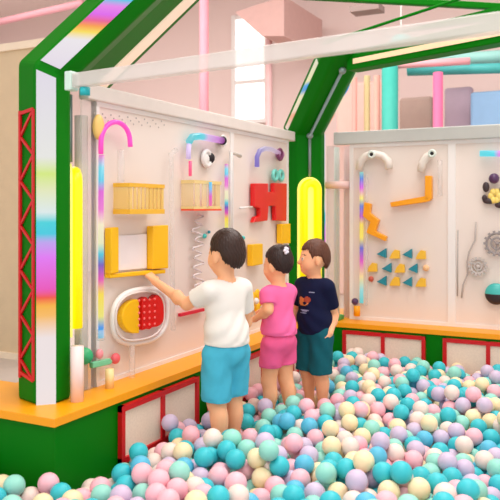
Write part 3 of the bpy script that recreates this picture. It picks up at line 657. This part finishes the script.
def person(label, base, facing, Ht, head_yaw, head_pitch, arms, hair, shirt, shorts, seed=0, step=(0, 0), shirt_kind='tee'):
    fx, fy = facing; th = math.atan2(fx, -fy)
    t = thing('person', label, 'child', (base[0], base[1], 0), None, th)
    k = Ht/.92; Rz = np.array(Matrix.Rotation(-th, 3, 'Z'))
    def loc(p): return Rz@(np.array(p)-np.array([base[0], base[1], 0]))
    Lo, Hi = np.array([-.30, -.42, 0.0])*1, np.array([.30, .20, 1.0*k])
    pts = []
    for A in arms: pts += [loc(A['elbow']), loc(A['hand'])]
    Lo = np.minimum(Lo*[.6, .5, 1], np.min(pts, 0)-.11); Hi = np.maximum(Hi*[.6, .8, .96], np.max(pts, 0)+.11)
    Lo[2] = -.005
    f = Field(Lo, Hi, .0042)
    K = lambda *v: np.array(v)*k; SX = .86; B = .80; T = lambda x, y, z: np.array([x*B, y*.86, z])*k; KR = lambda x, y, z: np.array([x*SX, y*SX, z])*k
    # legs
    hips = []
    for sg in (1, -1):
        st = step[0] if sg > 0 else step[1]
        hip = K(sg*.042, 0, .42); kn = K(sg*.050, -.008+st*.5, .235); an = K(sg*.052, .012+st, .058)
        hips.append((hip, kn, an, sg))
        f.cone(hip, kn, .055*k, .038*k, .02); f.cone(kn, an, .036*k, .024*k, .015)
        f.ell(kn+(an-kn)*.36+K(0, .012, 0), K(.033, .034, .062), .015)
        f.cone(an+K(0, .008, -.028), an+K(sg*.012, -.085, -.040), .026*k, .019*k, .015)
    # trunk
    f.ell(K(0, .012, .445), T(.098, .078, .080), .03); f.ell(K(0, -.006, .545), T(.092, .075, .095), .04)
    f.ell(K(0, 0, .635), T(.100, .068, .085), .04); f.cone(K(.058, .004, .682), K(-.058, .004, .682), .036*k, .036*k, .03)
    f.cone(K(0, .012, .69), K(0, .002, .775), .033*k, .031*k, .02)
    # arms
    for A in arms:
        sg = A['side']; sh = K(sg*.084, .004, .680); el = loc(A['elbow']); wr = loc(A['hand'])
        A['_sh'], A['_el'] = sh, el
        f.cone(sh, el, .032*k, .0245*k, .02); f.cone(el, wr, .024*k, .0165*k, .012)
        f.ell(el+(wr-el)*.28, K(.0245, .0245, .032), .012)
        hd = Rz@np.array(A['dir']); hn = Rz@np.array(A['palm']); hand(f, wr, hd, hn, k*1.0, A.get('curl', .4), A.get('thumb', 1))
    # head
    R = rotm(head_yaw, head_pitch); pv = K(0, .005, .765)
    def H(x, y, z): return pv+R@(K(x*SX, y*SX, z)-pv)
    f.ell(H(0, .012, .845), KR(.070, .084, .076), .01, R=R); f.ell(H(0, -.026, .805), KR(.056, .054, .060), .03, R=R)
    for sg in (1, -1):
        f.ell(H(sg*.030, -.045, .793), KR(.028, .026, .026), .02, R=R)
        f.ell(H(sg*.071, .008, .815), KR(.009, .019, .027), .006, R=R@rotm(sg*.35))
        f.ell(H(sg*.027, -.083, .826), KR(.015, .010, .010), .004, 'cut', R=R)
        f.ell(H(sg*.027, -.069, .826), KR(.0135, .0135, .0115), .003, R=R)
    f.cone(H(0, -.076, .828), H(0, -.090, .806), .007*k, .0105*k, .010); f.ell(H(0, -.062, .770), KR(.022, .020, .014), .015, R=R)
    f.ell(H(0, -.0755, .789), KR(.016, .008, .0045), .004, R=R); f.ell(H(0, -.074, .7815), KR(.014, .008, .005), .004, R=R)
    f.ell(H(0, -.030, .758), KR(.030, .032, .018), .02, R=R)
    V, Q = f.mesh()
    C = V[Q].mean(1); q = (C-pv)@R+pv; q = q/k; q[:, :2] /= SX            # back to the upright unit head
    mi = np.zeros(len(C), int); front = q[:, 1] < -.055
    for sg in (1, -1):
        e = front & (((q[:, 0]-sg*.027)/.0125)**2+((q[:, 2]-.826)/.0085)**2 < 1); mi[e] = 2
        e = front & (((q[:, 0]-sg*.027)/.0075)**2+((q[:, 2]-.826)/.0078)**2 < 1); mi[e] = 3
        e = front & (np.abs(q[:, 0]-sg*.029) < .017) & (np.abs(q[:, 2]-.849+(np.abs(q[:, 0])-.029)**2*12) < .0022); mi[e] = 4
    e = (q[:, 1] < -.07) & ((q[:, 0]/.0165)**2+((q[:, 2]-.785)/.0075)**2 < 1); mi[e] = 1
    np_obj('body', V, Q, [skinm, lipm, eyew, eyed, browm], t, mi)
    # hair
    g = Field(K(-.13, -.15, .70)*1+[0, 0, 0], K(.13, .17, .99), .004)
    g.ell(H(0, .014, .848), KR(.0775, .0915, .0835), .0, R=R)
    if hair['kind'] != 'updo': g.ell(H(0, .055, .815), KR(.060, .046, .055), .02, R=R)
    P = g.grid(); u = ((P-pv)@R+pv)/k
    X, Y, Zz = u[..., 0]/SX, u[..., 1]/SX, u[..., 2]
    if hair['kind'] == 'updo': line = np.where(Y < -.02, .866+.25*(-.02-Y)+0*X, .866-.02-(Y+.02)*.75)
    else: line = np.where(Y < -.045, .876, np.where(Y < -.02, .812+(-.02-Y)*2.56, np.where(Y < .028, .838-.0*Y, .838-(Y-.028)*1.35)))
    line = line+.004*np.sin(X*190)+.003*np.sin(X*420+Y*300)
    d = np.maximum(g.F, (line-Zz)*k*.7)
    ang = np.arctan2(Y-.02, X); d = d+.0016*np.sin(ang*34+Zz*130+2*np.sin(Zz*90))+.0010*np.sin(ang*61-Zz*80)
    g.F = d.astype(np.float32)
    if hair['kind'] == 'updo':
        g.ell(H(0, .066, .905), KR(.034, .026, .026), .010, R=R); g.ell(H(.008, .074, .908), KR(.020, .016, .016), .004, R=R)
    V, Q = g.mesh(); ho = np_obj('hair', V, Q, [hair['mat']], t); ho['label'] = hair['label']
    if hair['kind'] == 'updo':
        c = H(.034, .088, .900); m = MB(); m.sphere(c, .008, 10, 8)
        for j in range(5): a = 2*PI*j/5; m.sphere(c+R@np.array([.011*math.cos(a), .004, .011*math.sin(a)]), .0075, 10, 8)
        me = bpy.data.meshes.new('hair_clip'); me.from_pydata([tuple(p) for p in m.v], [], m.f); me.materials.append(mat('clip_white', (240, 236, 250), .3))
        o = bpy.data.objects.new('hair_clip', me); COL.objects.link(o); o.parent = ho; o['label'] = 'white flower hair clip'
    # shirt
    g = Field(K(-.22, -.20, .40), K(.22, .20, .76), .0045)
    o = .010*k
    g.ell(K(0, .010, .455), T(.108, .090, .085), .03); g.ell(K(0, -.006, .545), T(.101, .086, .105), .04)
    g.ell(K(0, 0, .635), T(.109, .080, .090), .04); g.cone(K(.058, .004, .682), K(-.058, .004, .682), .046*k, .046*k, .03)
    P = g.grid(); hem = shirt['hem']*k
    # the shirt hangs loose below the waist
    g.ell(K(0, .010, .50), T(.112, .096, .10), .03)

    zz = P[..., 2]+.003*np.sin(P[..., 0]*22+1)
    g.F = np.maximum(g.F, np.maximum(hem-zz, zz-.728*k))
    fold = (.0024*np.sin(P[..., 2]*80+P[..., 0]*60+seed+2*np.sin(P[..., 0]*25))*np.clip((.64*k-P[..., 2])/.1, 0, 1)+.0012*np.sin(P[..., 0]*75+P[..., 2]*30+P[..., 1]*40+seed)).astype(np.float32)
    g.F = np.where(zz > hem+.012, g.F+fold, g.F)
    for A in arms:
        sh, el = A['_sh'], A['_el']; e = sh+(el-sh)*shirt['sleeve']
        g.cone(sh, e, .042*k, .040*k, .012, capb=.0)
    g.cone(K(0, .010, .70), K(0, -.004, .80), .036*k, .046*k, 0, 'cut')
    V, Q = g.mesh(); C = V[Q].mean(1)/k; mi = np.zeros(len(C), int)
    if shirt.get('print'):
        fr = C[:, 1] < -.03; x, z = C[:, 0], C[:, 2]
        for (cx, cz, rx, rz_, s_) in shirt['print']: mi[fr & (((x-cx)/rx)**2+((z-cz)/rz_)**2 < 1)] = s_
    np_obj('shirt', V, Q, shirt['mats'], t, mi)['label'] = shirt['label']
    # shorts
    g = Field(K(-.18, -.20, .17), K(.18, .20, .56), .0045)
    g.ell(K(0, .014, .440), T(.106, .090, .080), .02); g.ell(K(0, .0, .50), T(.098, .082, .05), .03)
    for (hip, kn, an, sg) in hips:
        e = hip+(kn-hip)*1.25; g.cone(hip+K(sg*.004, .004, 0), e, shorts.get('r0', .075)*k, shorts.get('r1', .066)*k, .015)
    P = g.grid(); zz = P[..., 2]+.004*np.sin(P[..., 0]*30)
    g.F = np.maximum(g.F, np.maximum(shorts['hem']*k-zz, zz-shorts['waist']*k))
    fold = (.0018*np.sin(P[..., 0]*95+P[..., 2]*28+seed)+.0014*np.sin(P[..., 2]*60+P[..., 1]*70+P[..., 0]*50)).astype(np.float32); g.F = np.where(zz > shorts['hem']*k+.012, g.F+fold, g.F)
    V, Q = g.mesh(); np_obj('shorts', V, Q, [shorts['mat']], t)['label'] = shorts['label']
    Rf = np.array(Matrix.Rotation(th, 3, 'Z'))
    for (hip, kn, an, sg) in hips:
        for (p, r) in ((kn, .046*k), (an+(kn-an)*.5, .044*k), (an, .032*k), (an+K(sg*.006, -.040, 0), .028*k), (an+K(sg*.012, -.085, 0), .026*k)):
            q = Rf@p; LEGS.append((base[0]+q[0], base[1]+q[1], r))
    return t
def ground(px, d): r = ray(px, HY); return np.array([r.x*d, r.y*d])
def cam_dir(right, depth): v = RT*right+FW*depth; v.normalize(); return (v.x, v.y)
def P3(px, py, d): return np.array(at(px, py, d))
dkhair = mat('hair_dark_brown', (52, 30, 22), .45, .4, var=.2, scale=60); brhair = mat('hair_brown', (92, 52, 34), .5, .4, var=.2, scale=60); blhair = mat('hair_black_brown', (44, 26, 24), .45, .4, var=.2, scale=60)
hp = np.array(LP(155, 281.5, .072))
fdir = cam_dir(-.62, .78)
person('child in white T-shirt and light blue shorts reaching for the yellow rail', ground(225.5, 2.90), fdir, .912, .12, 0,
    [dict(side=1, elbow=P3(187, 304, 2.90), hand=hp, dir=(-.75, .25, .5), palm=(-.8, .3, -.4), curl=.15, thumb=-1),
     dict(side=-1, elbow=P3(246, 322, 3.02), hand=P3(234, 322, 3.20), dir=(-.7, .5, .2), palm=(-.4, -.5, -.6), curl=.6, thumb=1)],
    dict(kind='short', mat=dkhair, label='short dark brown hair'),
    dict(hem=.465, sleeve=.62, mats=[mat('white_cotton', (240, 236, 230), .85, .2, var=.03)], label='white T-shirt'),
    dict(hem=.245, waist=.50, mat=mat('sky_blue_cotton', (76, 184, 214), .8, .2, var=.08, scale=40), label='light blue shorts', r0=.063, r1=.060), 0, (.03, -.02))
gd = cam_dir(-.72, .70)
person('child in pink top and pink shorts with dark hair pinned up', ground(278, 3.33), gd, .825, .10, .05,
    [dict(side=1, elbow=P3(268, 310, 3.25), hand=P3(255, 319, 3.33), dir=(-.75, .3, -.25), palm=(-.3, .5, -.6), curl=.7, thumb=-1),
     dict(side=-1, elbow=P3(284, 312, 3.52), hand=P3(268, 314, 3.60), dir=(-.8, .3, .1), palm=(-.2, -.5, -.6), curl=.6, thumb=1)],
    dict(kind='updo', mat=blhair, label='dark hair pinned up in a small bun'),
    dict(hem=.475, sleeve=.60, mats=[mat('pink_cotton', (250, 112, 172), .85, .2, var=.06)], label='pink top'),
    dict(hem=.312, waist=.51, mat=mat('rose_cotton', (244, 100, 156), .85, .2, var=.08, scale=40), label='pink shorts', r0=.062, r1=.054), 2, (-.02, .03))
bd = cam_dir(-.68, -.72)
person('child in navy T-shirt with orange print and dark teal shorts by the post', ground(314, 3.50), bd, .845, -.62, .02,
    [dict(side=1, elbow=P3(334, 316, 3.52), hand=P3(330, 333, 3.44), dir=(-.15, -.05, -1), palm=(-.8, .2, 0), curl=.45, thumb=-1),
     dict(side=-1, elbow=P3(297, 312, 3.62), hand=P3(291, 326, 3.52), dir=(-.5, -.2, -.6), palm=(.5, -.3, -.4), curl=.5, thumb=1)],
    dict(kind='short', mat=brhair, label='short brown hair'),
    dict(hem=.435, sleeve=.66, mats=[mat('navy_cotton', (18, 24, 58), .85, .2, var=.1), mat('print_orange', (226, 140, 60), .7), mat('print_pale', (150, 160, 190), .7), mat('print_rust', (170, 70, 40), .7)], label='navy T-shirt with an orange printed motif',
         print=[(-.012, .602, .034, .020, 1), (.012, .615, .020, .016, 3), (-.03, .618, .014, .012, 1), (.0, .598, .012, .008, 0), (.0, .560, .030, .004, 2), (-.01, .546, .022, .003, 2), (.035, .655, .016, .004, 2)]),
    dict(hem=.232, waist=.49, mat=mat('dark_teal_cotton', (18, 92, 104), .85, .2, var=.1, scale=40), label='dark teal shorts', r0=.063, r1=.060), 4, (0, .02))

# ------------------------------------------------------------------ the balls: dropped one by one, each rolls to its lowest rest
R = .035
def inside(x, y):
    lat = x*RT.x+y*RT.y; d = x*FW.x+y*FW.y
    ok = (y < YB-R-.016) & (np.abs(lat) < d*250/FPX+.30) & (d > 1.93) & (d < 5)
    wall = (x > X0+R+.016) | (y < YF-R-.004)
    ok &= wall
    ok &= ~((x < X0+R+.016) & (y > YF-R-.004))
    for (lx, ly, lr) in LEGS: ok &= (x-lx)**2+(y-ly)**2 > (lr+R+.002)**2
    return ok
pos = np.zeros((4000, 3)); N = 0
def height(c, nb):
    """resting height of a ball dropped at each candidate c (n,2)"""
    z = np.full(len(c), R)
    if len(nb):
        d2 = ((c[:, None, :]-nb[None, :, :2])**2).sum(-1); q = 4*R*R*1.003-d2
        z = np.maximum(z, np.where(q > 0, nb[None, :, 2]+np.sqrt(np.maximum(q, 0)), 0).max(1))
    return np.where(inside(c[:, 0], c[:, 1]), z, 9.)
ANG = np.array([(math.cos(a), math.sin(a)) for a in np.linspace(0, 2*PI, 9)[:-1]])
BX = rng.uniform((-2.3, 1.45), (1.6, 4.2), (30000, 2)); BX = BX[inside(BX[:, 0], BX[:, 1])]
area_frac = len(BX)/30000*3.9*2.75; NT = int(area_frac*362)
BX = BX[:NT]
for c in BX:
    nb = pos[:N]; nb = nb[((nb[:, :2]-c)**2).sum(1) < (2*R+.12)**2]
    z = height(c[None], nb)[0]; st = .022; moved = 0
    for it in range(26):
        cand = c+ANG*st; zc = height(cand, nb); j = zc.argmin()
        if zc[j] < z-1e-5 and moved < .10: c = cand[j]; z = zc[j]; moved += st
        else:
            st *= .5
            if st < .001: break
    if z > .30: continue
    pos[N] = (c[0], c[1], z); N += 1
pos = pos[:N]
# which balls show, and how large
W_ = 250; zb = np.full((W_, W_), 1e9); ib = -np.ones((W_, W_), int)
dd = pos[:, 0]*FW.x+pos[:, 1]*FW.y; lx_ = pos[:, 0]*RT.x+pos[:, 1]*RT.y
bx = (250+FPX*lx_/dd)/2; by = (HY-FPX*(pos[:, 2]-CH)/dd)/2; br = FPX*R/dd/2
for i in range(N):
    x0, x1 = int(max(0, bx[i]-br[i])), int(min(W_-1, bx[i]+br[i]+1)); y0, y1 = int(max(0, by[i]-br[i])), int(min(W_-1, by[i]+br[i]+1))
    if x1 < x0 or y1 < y0: continue
    yy, xx = np.mgrid[y0:y1+1, x0:x1+1]; m_ = ((xx+.5-bx[i])**2+(yy+.5-by[i])**2 < br[i]**2) & (zb[y0:y1+1, x0:x1+1] > dd[i])
    zb[y0:y1+1, x0:x1+1][m_] = dd[i]; ib[y0:y1+1, x0:x1+1][m_] = i
vis = np.bincount(ib[ib >= 0], minlength=N)
order = np.argsort(-vis); big = [i for i in order[:300]]
PAL = [('turquoise', (58, 194, 206), .20), ('sky blue', (90, 188, 222), .04), ('mint', (150, 220, 204), .15), ('lilac', (206, 190, 216), .13), ('pink', (248, 188, 200), .22), ('cream', (248, 228, 184), .14), ('ivory', (242, 220, 210), .12)]
bm_ = [mat('ball_'+n.replace(' ', '_'), c, .42, .35, var=.05, scale=25, sss=.0) for n, c, _ in PAL]
colour = rng.choice(7, N, p=[p for _, _, p in PAL])
def ball_mesh(nu, nv):
    m = MB(); m.sphere((0, 0, 0), R, nu, nv); v = np.array([tuple(p) for p in m.v])
    if nv >= 12:                                       # moulding seam round the middle
        s = np.abs(v[:, 2]) < 1e-5; v[s] *= .985
    return v, m.f
HV, HF = ball_mesh(24, 14); LV, LF = ball_mesh(16, 10)
me_c = []
for j in range(7):
    me = bpy.data.meshes.new('pit_ball_mesh'); me.from_pydata(HV.tolist(), [], HF); me.materials.append(bm_[j]); me.polygons.foreach_set('use_smooth', [True]*len(me.polygons)); me_c.append(me)
def near(i):
    x, y = bx[i]*2, by[i]*2
    for (cx, wd, nm) in ((228, 36, 'the child in white'), (281, 26, 'the child in pink'), (316, 24, 'the child in navy')):
        if abs(x-cx) < wd and y < 452 and y > 380: return 'around the legs of '+nm
    if x < 130 and y < 475 or x < 60: return 'against the plain green corner of the base'
    if x < 210 and y < 440: return 'below the red frames of the left base'
    if y < 372: return 'below the red frames of the right base'
    side = 'left' if x < 170 else 'middle' if x < 335 else 'right'
    row = 'far' if y < 405 else 'nearer' if y < 450 else 'front'
    return {'far': 'in the far part of the pit, ', 'nearer': 'half way into the pit, ', 'front': 'at the front edge of the photo, '}[row]+side
bigset = set(int(i) for i in big)
for i in sorted(bigset):
    o = bpy.data.objects.new('pit_ball', me_c[colour[i]]); COL.objects.link(o); o.location = pos[i]
    o.rotation_euler = rng.uniform(0, 6.28, 3)
    l = '%s plastic ball %s' % (PAL[colour[i]][0], near(i))
    tag(o, l, 'ball', PAL[colour[i]][0]+' balls '+near(i).replace(', ', ' '))
rest = [i for i in range(N) if i not in bigset]
V = np.concatenate([LV+pos[i] for i in rest]); nF = len(LF); nV = len(LV)
Fs = []; mi = []
for q, i in enumerate(rest): Fs += [tuple(a+q*nV for a in f) for f in LF]; mi += [int(colour[i])]*nF
me = bpy.data.meshes.new('pit_balls'); me.from_pydata(V.tolist(), [], Fs)
for m in bm_: me.materials.append(m)
me.polygons.foreach_set('material_index', mi); me.polygons.foreach_set('use_smooth', [True]*len(mi)); me.update()
o = bpy.data.objects.new('pit_balls', me); COL.objects.link(o)
tag(o, 'pile of pastel plastic balls filling the pit behind and under the nearest ones', 'balls', None, 'stuff')
print('balls', N, 'visible', int((vis > 0).sum()), 'mean top', np.percentile(pos[:, 2], [50, 80, 95]))
